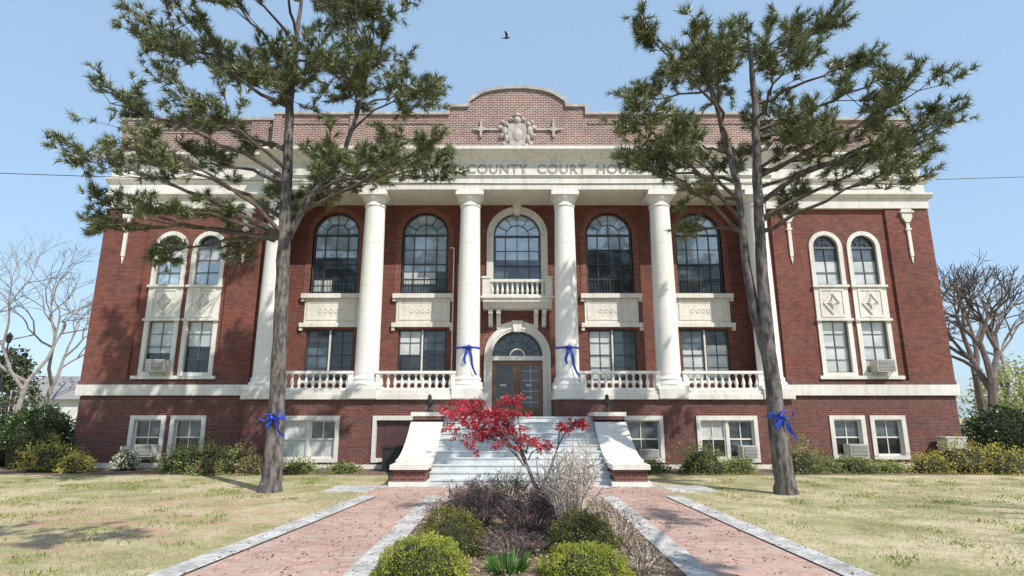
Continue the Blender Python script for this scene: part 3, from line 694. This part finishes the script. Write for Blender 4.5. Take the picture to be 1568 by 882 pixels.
# ------------------------------------------------------------------ pines
def pine(name, trunks, clumps, y0, attach_min, seed, dens=1.0, nn=32, thick=1.0):
    random.seed(seed)
    e = empty(name)
    tb = MB(); br = MB()
    for T in trunks:
        P = []; R = []
        for i in range(len(T)-1):
            for k in range(5):
                t = k/5; a, b = T[i], T[i+1]
                P.append(tuple(a[j]+(b[j]-a[j])*t+(random.uniform(-.012,.012) if j < 2 else 0) for j in range(3))); R.append(a[3]+(b[3]-a[3])*t)
        P.append(T[-1][:3]); R.append(T[-1][3])
        tb.tube(P, R, 14, 0, .07)
    tb.obj('trunk', 'bark', e, True)
    def on_trunk(T, z):
        for i in range(len(T)-1):
            if T[i][2] <= z <= T[i+1][2]:
                t = (z-T[i][2])/(T[i+1][2]-T[i][2]); return Vector([T[i][j]+(T[i+1][j]-T[i][j])*t for j in range(3)]), T[i][3]+(T[i+1][3]-T[i][3])*t
        return Vector(T[-1][:3]), T[-1][3]
    TP = []; TD = []
    for (cx, cz, cr) in clumps:
        T = min(trunks, key=lambda T: abs(on_trunk(T, cz)[0].x-cx)+random.uniform(0, .6))
        tx = on_trunk(T, cz)[0].x
        m = 2.6*math.sqrt(max(.06, 1-((cx-tx)/5.6)**2))
        C = Vector((cx, y0+random.uniform(-m, m)*.95, cz))
        h = math.hypot(cx-tx, C.y-y0)
        za = max(attach_min, min(T[-1][2]-.2, cz-.35*h-.25+random.uniform(-.3,.3)))
        A, ra = on_trunk(T, za)
        mid = A.lerp(C, .5)+Vector((random.uniform(-.2,.2), random.uniform(-.2,.2), .12*h*random.uniform(-.6,1.4)))
        pts = []
        for k in range(9):
            t = k/8; p = A*(1-t)**2+mid*2*t*(1-t)+C*t*t
            if 0 < k < 8: p = p+Vector((random.uniform(-.07,.07),random.uniform(-.07,.07),random.uniform(-.07,.07)))
            pts.append(p)
        r0 = min(ra*.5, .025+.008*h)
        br.tube(pts, [r0*(1-k/8)+.013 for k in range(9)], 5)
        K = max(6, int(15*cr))
        for k in range(K):
            v = Vector((random.gauss(0,1), random.gauss(0,1), random.gauss(0,.75)+.15)).normalized()
            E = C+Vector((v.x*cr, v.y*cr, v.z*cr*.8))*random.uniform(.5,1.2)
            S = pts[random.choice([4,5,6,7,8])]
            q = S.lerp(E,.5)+Vector((0,0,-.08*(E-S).length+random.uniform(-.05,.1)))
            br.tube([S, q, E], [.014,.010,.006], 3)
            nt_ = max(5, int(10*dens*random.uniform(.7,1.3)))
            for j in range(nt_):
                t = 1-.62*(j/nt_)**1.1
                b0 = S.lerp(q,t*2) if t < .5 else q.lerp(E,(t-.5)*2)
                dv = ((E-S).normalized()*.6+Vector((random.gauss(0,.55),random.gauss(0,.55),random.gauss(.4,.4)))).normalized()
                tip = b0+dv*random.uniform(.06,.34)
                if j % 2: br.tube([b0, tip], [.008,.005], 3)
                TP.append(tuple(tip)); TD.append(tuple(dv))
    br.obj('branches', 'bark_r', e, True)
    TP = np.array(TP); TD = np.array(TD)
    P = np.repeat(TP, nn, 0); D = np.repeat(TD, nn, 0)
    P = P-D*rng.uniform(0, .18, (len(P),1))+rng.normal(0,.01,P.shape)
    D = D*.9+unit(rng.normal(size=D.shape))*.85
    D[:,2] += .05
    V, F = blades(P, D, rng.uniform(.14,.25,len(P)), thick*rng.uniform(.017,.026,len(P)))
    np_mesh('needles', V, F, 'needle', e)
    return e

CL = [(-9.6,12.4,1.0),(-8.0,12.8,1.0),(-6.3,13.3,1.2),(-4.6,12.9,1.1),(-3.3,12.2,.9),(-8.9,11.3,1.0),(-7.2,11.8,1.0),(-5.3,11.6,1.1),(-3.8,11.2,1.0),(-2.6,11.1,.6),
      (-9.9,10.3,.7),(-6.2,10.2,1.0),(-4.4,10.1,1.0),(-10.3,9.4,.8),(-9.2,8.9,.9),(-7.6,9.2,.9),(-5.2,8.9,1.0),(-3.5,9.1,1.0),(-2.4,8.7,.7),(-3.4,8.0,.7),
      (-4.8,8.1,.8),(-10.8,8.1,.7),(-11.2,7.3,.6),(-10.2,8.5,.6),(-8.5,7.8,.7),(-7.7,7.0,.65),(-8.9,6.7,.5),(-9.4,5.9,.35),(-6.9,7.8,.7),(-6.0,14.5,1.2),(-7.8,14.0,1.0),(-4.3,14.0,1.0),
      (-8.3,12.0,.8),(-4.4,12.0,.9),(-2.9,9.9,.7),(-8.4,9.9,.6),(-5.4,7.5,.5),(-9.9,11.5,.7),(-6.9,10.8,.9),(-5.0,10.9,.8),(-2.2,8.1,.5),(-7.3,12.8,.9),(-8.0,6.3,.45),(-11.3,6.6,.35)]
pine('pine_tree', [[(-5.85,14.2,-.1,.31),(-5.83,14.2,.25,.235),(-5.86,14.2,2,.19),(-5.95,14.2,4,.17),(-6.03,14.2,6,.155),(-6.12,14.2,8,.13),(-6.22,14.2,10,.105),(-6.2,14.2,12,.07),(-6.1,14.2,14,.03)],
      [(-6.03,14.2,6.0,.10),(-5.5,14.2,7.2,.08),(-4.6,14.1,8.6,.06),(-4.2,14.1,10.2,.04),(-4.1,14.1,11.5,.025)]], CL, 14.2, 6.2, 3)
CR = [(6.0,12.4,.9),(4.8,11.9,.8),(3.7,11.3,.7),(3.1,10.7,.5),(6.8,11.6,1.0),(8.0,11.6,.7),(9.0,11.0,.7),(5.2,10.8,.9),(7.7,10.5,1.0),(3.9,9.8,.8),(9.0,10.0,.8),(6.3,10.0,.9),
      (3.0,9.0,.5),(4.4,8.9,.8),(5.9,8.8,.7),(7.4,9.2,1.0),(9.1,9.0,.9),(10.2,8.8,.6),(2.5,8.2,.7),(3.6,7.9,.8),(5.0,7.8,.6),(8.0,8.1,.9),(9.2,8.1,.7),(7.2,7.3,.6),(8.5,7.2,.6),(2.8,7.5,.45),(4.7,7.1,.35),
      (5.6,11.9,.7),(8.3,9.7,.7),(10.0,9.5,.5),(4.5,10.4,.7),(6.9,8.4,.7)]
pine('pine_tree', [[(6.02,13.8,-.1,.29),(6.0,13.8,.25,.225),(5.95,13.8,2,.185),(5.93,13.8,4,.155),(5.98,13.8,6,.13),(6.08,13.8,8,.11),(6.2,13.8,10,.08),(6.2,13.8,12.3,.03)],
      [(5.92,13.86,3.0,.12),(5.74,13.95,4.2,.115),(5.66,14.0,5.5,.105),(5.62,14.0,7.5,.09),(5.3,14.0,9.5,.065),(5.0,14.0,11.3,.025)]], CR, 13.8, 6.2, 5)
ribbon(-5.86, 14.2, 1.68, .20, 1.05, .42); ribbon(5.95, 13.8, 1.72, .195, 1.05, .48)
# two more pines of the square stand beside and behind the photographer; they shade lawn and walk
CB = [(-6.5,9.6,1.2),(-4.6,10.4,1.2),(-2.6,9.8,1.1),(-7.4,8.8,.9),(-3.6,11.6,1.1),(-5.6,11.7,1.1),(-1.0,9.2,.8),(-5.2,9.0,.8),(-3.4,8.8,.8)]
pine('pine_tree', [[(-3.6,1.4,-.1,.33),(-3.6,1.4,.3,.26),(-3.7,1.6,4,.2),(-3.8,2.2,8,.15),(-3.7,3.2,12,.04)]], CB, 3.9, 7.2, 9, .8, 22, 1.7)
CB2 = [(4.2,8.6,.6),(5.6,9.2,.7),(7.2,8.8,.7),(6.3,10.2,.7),(8.4,9.6,.6)]
pine('pine_tree', [[(6.8,.6,-.1,.3),(6.8,.6,.3,.23),(6.8,.9,4,.18),(6.7,1.8,8,.12),(6.6,2.8,10.6,.03)]], CB2, 3.2, 6.6, 12, .7, 20, 1.7)

# ------------------------------------------------------------------ bare trees
def bare_tree(name, x, y, h, seed, mat='twig', spread=.55, depth=6, r=.28, lean=0):
    random.seed(seed); b = MB()
    def grow(p, d, L, r, k):
        q = p+d*L*.5+Vector((random.uniform(-.06,.06),)*3)*L; e = p+d*L+Vector((random.uniform(-.08,.08),random.uniform(-.08,.08),0))*L
        b.tube([p,q,e],[r,r*.85,r*.68],7 if k > 4 else (5 if k > 2 else 3))
        if k == 0: return
        n = 3 if random.random() < .65 else 2
        if k <= 2: n = 3
        for i in range(n):
            nd = (d+Vector((random.gauss(0,spread),random.gauss(0,spread),random.gauss(.08,spread*.6)))).normalized()
            grow(e if i else q.lerp(e,random.uniform(.3,1)), nd, L*random.uniform(.62,.86), r*(.62 if n==3 else .68), k-1)
    grow(Vector((x,y,-.1)), Vector((lean,0,1)).normalized(), h*.27, r, depth)
    return b.obj(name, mat)
bare_tree('bare_tree', -29.5, 35, 14, 11, 'twig', .5, r=.18); bare_tree('bare_tree', -25.5, 38, 13, 12, 'twig', .5, r=.18); bare_tree('bare_tree', -35, 44, 15, 13, 'twig', .5, r=.2)
bare_tree('bare_tree', 26.5, 33, 14, 21, 'twig_d', .55, 6, .32, .1); bare_tree('bare_tree', 30, 38, 16, 22, 'twig_d', .5, 6, .28); bare_tree('bare_tree', 35, 42, 15, 24, 'twig', .5, r=.22)
bare_tree('bare_tree', 27, 46, 16, 25, 'twig', .5, r=.22)
bare_tree('bare_tree', 14.5, 2.5, 13, 27, 'twig_d', .45, 5, .26)

def leafy_mass(name, blobs, n, size, mat):
    e = empty(name); Vs=[]; Fs=[]; off=0
    for (x,y,z,rx,ry,rz) in blobs:
        d = unit(rng.normal(size=(n,3)))
        rad = rng.uniform(.45,1.0,n)**.6*(1+.25*np.sin(d[:,0]*7+x)*np.cos(d[:,2]*6+z))
        P = d*rad[:,None]*np.array([rx,ry,rz])+np.array([x,y,z]); P[:,2]=np.maximum(P[:,2],.1)
        V,F = leaves(P, rng.normal(size=(n,3)), size*rng.uniform(.6,1.3,n), size*.6)
        Vs.append(V); Fs.append(F+off); off += len(V)
    np_mesh('foliage', np.concatenate(Vs), np.concatenate(Fs), mat, e)
    b = MB()
    for (x,y,z,rx,ry,rz) in blobs: b.tube([(x,y,-.1),(x+.1,y,z*.5),(x,y,z+rz*.5)],[.18,.13,.05],6)
    b.obj('trunks','twig_d',e)
random.seed(4)
leafy_mass('evergreen_tree', [(-34.2,40,3.0,1.5,1.8,2.2),(-34.6,40,4.8,1.0,1.2,1.5)], 1500, .28, 'far_ev')
leafy_mass('spring_tree', [(35,42,3,2.4,2,2),(38,44,3.6,2.6,2,2.4),(32.5,46,2.6,2,2,1.6),(33,40,1.2,2.2,1.5,1.0)], 1500, .26, 'far_yg')
bl = []
for i in range(26):
    x = random.uniform(-110,110); 
    bl.append((x, random.uniform(78,110), random.uniform(1.2,2.6), random.uniform(4,8), 3, random.uniform(2.0,3.8)))
leafy_mass('distant_trees', bl, 900, .7, 'far_ev')
# white house at far left
H = empty('white_house'); h = MB(); h.box(-40,-29.5,46,54,0,3.0); h.obj('siding','white',H)
h = MB(); h.prism_x([(45.6,2.95),(50,5.0),(54.4,2.95)],-40.3,-29.2); h.obj('roof','roof',H)
h = MB()
for x in (-38.5,-36,-33.5,-31): h.box(x-.45,x+.45,45.95,45.99,1.0,2.3)
h.obj('windows','glass',H)
# street lamp at the far left edge
sl = MB(); sx, sy = -32.1, 36.5
sl.tube([(sx,sy,0),(sx,sy,.4),(sx,sy,6.2)],[.12,.06,.045],10); sl.lathe(sx,sy,[(.05,6.2),(.13,6.26),(.17,6.6),(.22,6.63),(.08,6.8),(.02,6.9)],10); sl.obj('street_lamp','iron',None,True)

# ------------------------------------------------------------------ shrubs
shrub('holly_bush', (-16.5,20.5,.7), (1.2,1.2,1.3), 6000, .10, 'holly', .2)
shrub('holly_bush', (-18.6,21.0,.6), (1.2,1.2,1.1), 5000, .10, 'holly', .2)
shrub('holly_bush', (16.8,20.6,.75), (1.3,1.3,1.25), 6000, .10, 'holly', .2)
shrub('holly_bush', (18.9,21.5,.7), (1.4,1.3,1.0), 5000, .10, 'holly', .2)
shrub('golden_shrub', (-14.9,19.2,.1), (.9,.6,.8), 2800, .075, 'azalea_y', .5)
shrub('golden_shrub', (-13.9,18.9,.05), (.5,.45,.5), 1500, .07, 'azalea_y', .4)
shrub('white_azalea', (-12.7,19.5,.1), (.38,.35,.6), 1000, .06, 'azalea', .4, extra=('whitef',420,.07))
for (x,y,a,hh,m,ex) in [(-10.7,19.0,.65,.72,'azalea',None),(-9.7,18.6,.8,.88,'azalea',None),(-8.7,18.6,.65,.78,'azalea',None),(-8.1,18.2,.4,.5,'azalea',('pinkf',240,.06)),(-9.3,18.0,.4,.45,'azalea',('pinkf',130,.06)),(-6.8,18.6,.6,.35,'azalea',None),(-5.4,18.7,.5,.28,'azalea',None),
                     (4.2,18.8,.5,.25,'azalea',None),(5.7,18.6,.85,.85,'azalea',None),(6.8,18.6,.5,.4,'azalea',None),(8.7,18.6,.7,.78,'azalea',None),(9.6,18.9,.5,.4,'azalea',None),
                     (10.6,18.8,.7,.4,'azalea',None),(11.6,18.9,.5,.3,'azalea',None),(12.9,18.8,.7,.55,'azalea_y',None),(13.9,18.8,.9,.88,'azalea_y',None),(14.9,18.6,.9,.78,'azalea_y',None),(16.0,18.8,.9,.6,'azalea_y',('pinkf',40,.06))]:
    shrub('azalea_shrub', (x,y,.02), (a,a*.75,hh), int(2600*a), .07, m, .6, extra=ex, seed=x)
shrub('boxwood', (-.98,8.0,.04), (.46,.42,.50), 9000, .027, 'box', .2, seed=1, thick=.05)
shrub('boxwood', (-1.2,6.95,.02), (.50,.42,.40), 10000, .026, 'box_y', .2, seed=2, thick=.05)
shrub('boxwood', (.72,8.0,.04), (.44,.42,.46), 9000, .027, 'box', .2, seed=3, thick=.05)
shrub('boxwood', (.6,6.9,.02), (.50,.40,.33), 10000, .026, 'box_y', .2, seed=4, thick=.05)

# purple barberry: twiggy mounds
def twig_shrub(name, cx, cy, rx, ry, h, n, mat_t, leafm, nl, ls, seed, up=1.0, r=.008):
    random.seed(seed); e = empty(name); b = MB(); tips = []
    for i in range(n):
        a = random.uniform(0,6.283); q = random.uniform(.1,1)**.6
        ex, ey = cx+rx*q*math.cos(a), cy+ry*q*math.sin(a); ez = h*(math.sqrt(max(.02,1-(q*.9)**2))*random.uniform(.75,1.1))**up
        p0 = Vector((cx+.15*rx*math.cos(a), cy+.15*ry*math.sin(a), 0)); p2 = Vector((ex,ey,ez)); p1 = p0.lerp(p2,.5)+Vector((random.uniform(-.05,.05),random.uniform(-.05,.05),.08*h))
        b.tube([p0,p1,p2],[r,r*.7,r*.35],4)
        for k in range(4):
            s0 = p1.lerp(p2,random.uniform(0,.9)); s1 = s0+Vector((random.gauss(0,.09),random.gauss(0,.09),random.uniform(.02,.16)))*(h/.6)
            b.tube([s0,s1],[r*.45,r*.25],3); tips.append((s0,s1))
        tips.append((p1,p2))
    b.obj('stems', mat_t, e)
    if nl:
        idx = rng.integers(0,len(tips),nl); t = rng.uniform(0,1,(nl,1))
        A = np.array([tuple(x[0]) for x in tips])[idx]; B = np.array([tuple(x[1]) for x in tips])[idx]
        V,F = leaves(A+(B-A)*t+rng.normal(0,.012,(nl,3)), rng.normal(size=(nl,3)), ls, ls*.6); np_mesh('leaves', V, F, leafm, e)
twig_shrub('barberry_shrub', -.75, 9.6, .62, .6, .76, 110, 'twig', 'barb', 5500, .03, 31)
twig_shrub('barberry_shrub', .05, 9.1, .6, .6, .66, 110, 'twig', 'barb', 5000, .03, 32)
twig_shrub('barberry_shrub', -.2, 7.9, .55, .5, .32, 80, 'twig', 'barb', 2200, .028, 33)
twig_shrub('barberry_shrub', .6, 10.6, .6, .6, .6, 80, 'twig', 'barb', 2500, .03, 34)
twig_shrub('barberry_shrub', -.3, 11.6, .6, .6, .75, 80, 'twig_d', 'azalea', 1500, .03, 39)
twig_shrub('dormant_shrub', .66, 8.9, .62, .5, 1.42, 54, 'twig_p', 'azalea', 0, .03, 35, r=.017)
twig_shrub('dormant_shrub', 1.3, 8.6, .42, .7, .5, 50, 'twig_p', 'barb', 500, .03, 36, r=.007)
twig_shrub('dormant_shrub', 1.3, 7.2, .35, .6, .3, 40, 'twig_p', 'barb', 400, .03, 40, r=.006)
twig_shrub('dormant_shrub', -1.4, 9.8, .32, .8, .42, 40, 'twig_p', 'barb', 400, .03, 37, r=.006)
twig_shrub('dormant_shrub', 1.2, 10.4, .4, .8, .45, 40, 'twig_p', 'barb', 300, .03, 41, r=.006)
# lily clump
nl=170; a=rng.uniform(0,6.28,nl); P=np.stack([-.25+.12*np.cos(a),7.05+.12*np.sin(a),np.zeros(nl)],1); D=np.stack([np.cos(a)*.7,np.sin(a)*.7,rng.uniform(.5,1.6,nl)],1)
V,F=leaves(P,D,rng.uniform(.16,.3,nl),.022); np_mesh('lily_clump',V,F,'lily')
# fallen leaf litter in the bed
nl=9000; P=np.stack([rng.uniform(-1.68,1.68,nl),rng.uniform(5.6,12.5,nl),rng.uniform(.022,.05,nl)],1); D=rng.normal(size=(nl,3)); D[:,2]*=.25
V,F=leaves(P,D,rng.uniform(.02,.06,nl),.022); np_mesh('leaf_litter',V,F,'grass')
# scattered debris on the walk
nl=1500; P=np.stack([rng.uniform(1.75,3.9,nl)*rng.choice([-1,1],nl),rng.uniform(5.8,15,nl),np.full(nl,.034)],1); D=rng.normal(size=(nl,3)); D[:,2]*=.1
V,F=leaves(P,D,rng.uniform(.02,.06,nl),.018); np_mesh('path_litter',V,F,'barb')

# red maple sapling
e = empty('japanese_maple'); b = MB(); random.seed(8)
CLM = [(-1.25,10.9,1.66,.26),(-.95,11.0,1.88,.26),(-.62,10.8,1.80,.28),(-.9,11.2,1.55,.25),(-.45,11.0,1.58,.28),(-.2,11.1,1.42,.26),(-.25,10.9,1.75,.2),(.08,11.0,1.3,.2),(.98,11.0,1.62,.16),(.75,11.1,1.52,.12),(-.75,10.9,1.35,.2),(.35,11,1.15,.12),(-.15,11.0,2.0,.14)]
b.tube([(.35,11,0),(.28,11,.35),(.12,11,.75),(-.05,11,1.1)],[.05,.042,.034,.026],8)
b.tube([(.28,11,.35),(.5,11,.8),(.65,11,1.2)],[.03,.022,.015],6)
P=[];
for (x,y,z,r) in CLM:
    A = Vector((.65,11,1.2)) if x>.5 else Vector((.12-.17*random.random(),11,.75+.35*random.random())); C=Vector((x,y,z))
    m = A.lerp(C,.5)+Vector((random.uniform(-.06,.06),random.uniform(-.06,.06),random.uniform(-.02,.1)))
    b.tube([A,m,C],[.016,.011,.006],5)
    for k in range(int(56*r)):
        E=C+Vector((random.gauss(0,1)*r*.7,random.gauss(0,1)*r*.7,random.gauss(0,1)*r*.42)); b.tube([m.lerp(C,random.uniform(.4,1)),E],[.005,.003],3)
        for j in range(9): P.append((E.x+random.gauss(0,.045),E.y+random.gauss(0,.045),E.z+random.gauss(0,.035)))
b.obj('branches','twig_d',e,True)
P=np.array(P); P=np.repeat(P,5,0); n_=len(P); D=rng.normal(size=(n_,3)); D[:,2]-=.5
V,F=leaves(P,D,rng.uniform(.045,.08,n_),.024); np_mesh('leaves',V,F,'maple',e)

# ------------------------------------------------------------------ ground and paths
def ground_mat():
    m, nt, b, o = new_mat('lawn_ground')
    tc = N(nt,'ShaderNodeTexCoord').outputs['Object']
    n1 = noise_node(nt,tc,.55,6,.7); n2 = noise_node(nt,tc,14,5,.7); n3 = noise_node(nt, mapping(nt,tc,(1,2.2,1)), 1.3, 5, .7)
    c = ramp(nt,n1.outputs[0],[(.36,(.20,.22,.08)),(.47,(.35,.33,.16)),(.58,(.54,.47,.31))]).outputs[0]
    c = mix(nt,1.0,c,ramp(nt,n2.outputs[0],[(.3,(.62,.62,.58)),(.7,(1.2,1.2,1.18))]).outputs[0],'MULTIPLY')
    f = ramp(nt,n3.outputs[0],[(.44,(0,0,0)),(.58,(1,1,1))]).outputs[0]
    s = N(nt,'ShaderNodeVectorMath',operation='DISTANCE'); nt.links.new(tc,s.inputs[0]); s.inputs[1].default_value=(-6.8,10.8,0)
    mr = N(nt,'ShaderNodeMapRange'); mr.inputs[1].default_value=1.0; mr.inputs[2].default_value=4.4; mr.inputs[3].default_value=1.0; mr.inputs[4].default_value=.22
    nt.links.new(s.outputs['Value'],mr.inputs[0])
    mm = N(nt,'ShaderNodeMath',operation='MULTIPLY'); nt.links.new(f,mm.inputs[0]); nt.links.new(mr.outputs[0],mm.inputs[1])
    c = mix(nt,mm.outputs[0],c,(.44,.27,.19))
    nt.links.new(c,b.inputs['Base Color']); b.inputs['Roughness'].default_value=1
    bump(nt,b,n2.outputs[0],.6,.04); return m
M['ground'] = ground_mat()
M['pave'] = brick_mat('brick_paving', (.50,.31,.25), (.38,.22,.175), (.46,.40,.35), .22, .11, .008, True)
g = MB(); g.add([(-300,-60,0),(300,-60,0),(300,500,0),(-300,500,0)],[(0,1,2,3)]); g.obj('ground','ground')
PA = empty('brick_path')
p = MB(); q = MB()
def strip(b, pts0, pts1, z):
    for i in range(len(pts0)-1):
        b.add([(*pts0[i],z),(*pts1[i],z),(*pts1[i+1],z),(*pts0[i+1],z)],[(0,1,2,3)])
ys = [-6,3,7,10,13.3]
for s in (-1,1):
    out = [(s*(4.6 if s<0 else 4.2),ys[0]),(s*(4.4 if s<0 else 3.95),ys[1]),(s*(4.2 if s<0 else 3.8),ys[2]),((s*3.85 if s<0 else 3.65),ys[3]),(s*3.5,ys[4])]
    ins = [(x-s*.36,y) for x,y in out]; bed=[(s*1.72,y) for y in ys]; bed2=[(s*2.06,y) for y in ys]
    strip(p, bed2 if s>0 else ins, ins if s>0 else bed2, .012)
    a,b2 = (ins,out) if s>0 else (out,ins); strip(q,a,b2,.03)
    a,b2 = (bed,bed2) if s>0 else (bed2,bed); strip(q,a,b2,.03)
p.box(-3.5,3.5,13.3,15.34,-.05,.014); 
q.box(-4.6,-3.502,14.1,15.3,-.05,.02); q.box(3.502,4.6,14.1,15.3,-.05,.02); q.box(-2.06,2.06,12.55,12.9,-.05,.026); q.box(-3.48,3.48,14.9,15.33,-.04,.03)
p.box(-2.05,2.05,12.902,13.298,-.05,.016)
p.obj('paving_bricks','pave',PA); q.obj('concrete_edging','concrete',PA)
sb = MB(); sb.add([(-1.72,-6,.02),(1.72,-6,.02),(1.72,12.55,.02),(-1.72,12.55,.02)],[(0,1,2,3)]); sb.obj('garden_bed','soil')
fb = MB()
for s in (-1,1): fb.add([(s*3.3,18.0,.006),(s*16.8,18.1,.006),(s*16.8,20.5,.006),(s*3.3,20.0,.006)],[(0,1,2,3)] if s>0 else [(3,2,1,0)])
fb.obj('foundation_bed','soil')
# grass blades
n_=150000; x=rng.uniform(3.6,17,n_)*rng.choice([-1,1],n_); y=5.5+rng.uniform(0,1,n_)**1.3*12.8
edge = np.interp(y, [3,7,10,13.3,14], [4.4,4.2,3.85,3.5,3.5])-np.where(x>0,np.interp(y,[3,7,10,13.3],[.45,.4,.2,0]),0)
keep = np.abs(x) > edge+rng.normal(0,.04,n_)-.03
dn_ = np.array([mnoise.noise(Vector((a*.7,b_*.9,0)))+.5*mnoise.noise(Vector((a*2.3,b_*2.3,5))) for a,b_ in zip(x,y)])
keep &= (dn_ > -.02)|(rng.random(n_)<.22)
x=x[keep]; y=y[keep]; n_=len(x); P=np.stack([x,y,np.zeros(n_)],1); D=rng.normal(0,.55,(n_,3)); D[:,2]=1
V,F=blades(P,D,rng.uniform(.02,.05,n_),.009); np_mesh('grass',V,F,'grass')
# greener weeds
n_=12000; cx=rng.uniform(4,14,220)*rng.choice([-1,1],220); cy=rng.uniform(6.5,17,220); k=rng.integers(0,220,n_)
x=cx[k]+rng.normal(0,.14,n_); y=cy[k]+rng.normal(0,.14,n_); kp=np.abs(x)>4.3; P=np.stack([x,y,np.zeros(n_)],1)[kp]; D=rng.normal(0,.5,(len(P),3)); D[:,2]=1
V,F=leaves(P,D,rng.uniform(.03,.08,len(P)),.018); np_mesh('weeds',V,F,'azalea')

# ------------------------------------------------------------------ overhead wire and poles
w = MB()
wp=[]
for i in range(41):
    t=i/40; x=-26+52*t; wp.append((x,12.5+.8*t,8.05-1.0*4*t*(1-t)+.15*t))
w.tube(wp,[.009]*41,5); w.obj('overhead_wire','iron')
for (x,y) in ((-26,12.5),(26,13.3)):
    u=MB(); u.tube([(x,y,-.2),(x,y,9.2)],[.16,.11],10); u.box(x-.08,x+.08,y-.9,y+.9,8.3,8.45); u.tube([(x,y-.7,8.45),(x,y-.7,8.6)],[.05,.03],8); u.tube([(x,y+.7,8.45),(x,y+.7,8.6)],[.05,.03],8); u.obj('utility_pole','twig_d')

# bird in flight
bd = MB(); X,Y,Z=-.40,18,14.72
bd.tube([(X-.11,Y,Z-.01),(X-.06,Y,Z),(X,Y,Z+.005),(X+.07,Y,Z+.015),(X+.10,Y,Z+.03),(X+.125,Y,Z+.03),(X+.15,Y,Z+.025)],[.008,.024,.036,.03,.022,.018,.002],10)
for q_ in (-1,1):
    bd.add([(X-.03,Y+q_*.02,Z+.02),(X+.05,Y+q_*.02,Z+.02),(X+.05,Y+q_*.11,Z+.10),(X-.04,Y+q_*.11,Z+.09),(X-.07,Y+q_*.22,Z+.13),(X-.01,Y+q_*.19,Z+.135)],[(0,1,2,3),(3,2,5,4)])
bd.add([(X-.09,Y-.01,Z),(X-.09,Y+.01,Z),(X-.19,Y+.045,Z-.01),(X-.16,Y,Z-.008),(X-.19,Y-.045,Z-.01)],[(0,1,2,3,4)])
bo = bd.obj('flying_bird','bird',None,True)

# ------------------------------------------------------------------ light, sky, camera
az = math.radians(41); el = math.radians(48)
sd = Vector((-math.sin(az)*math.cos(el), math.cos(az)*math.cos(el), -math.sin(el)))
L = bpy.data.lights.new('sun','SUN'); L.energy=5.0; L.angle=math.radians(.5); L.color=(1,.96,.90)
lo = bpy.data.objects.new('sun',L); COL.objects.link(lo); lo.rotation_euler = sd.to_track_quat('-Z','Y').to_euler(); lo.location=(10,-10,30)
W = bpy.data.worlds.new('World'); scene.world=W; W.use_nodes=True; nt=W.node_tree; nt.nodes.clear()
o=N(nt,'ShaderNodeOutputWorld'); bg=N(nt,'ShaderNodeBackground'); sk=N(nt,'ShaderNodeTexSky'); sk.sky_type='NISHITA'; sk.sun_disc=False
sk.sun_elevation=el; sk.sun_rotation=math.pi-az; sk.air_density=1.0; sk.dust_density=1.2; sk.ozone_density=2.0
hz = mix(nt, .45, sk.outputs[0], (4.4,6.4,8.6))      # even pale blue mixed in to brighten the sky, a painted haze
bg.inputs[1].default_value=.15; nt.links.new(hz,bg.inputs[0]); nt.links.new(bg.outputs[0],o.inputs[0])
cam=bpy.data.cameras.new('camera'); cam.sensor_width=36; cam.lens=20.32; cam.clip_end=2000; cam.clip_start=.1
co=bpy.data.objects.new('camera',cam); COL.objects.link(co); co.location=(-.2,0,1.75); co.rotation_euler=(math.radians(90+12.4),0,0); scene.camera=co
scene.view_settings.view_transform='Standard'; scene.view_settings.look='None'; scene.view_settings.exposure=0; scene.view_settings.gamma=1
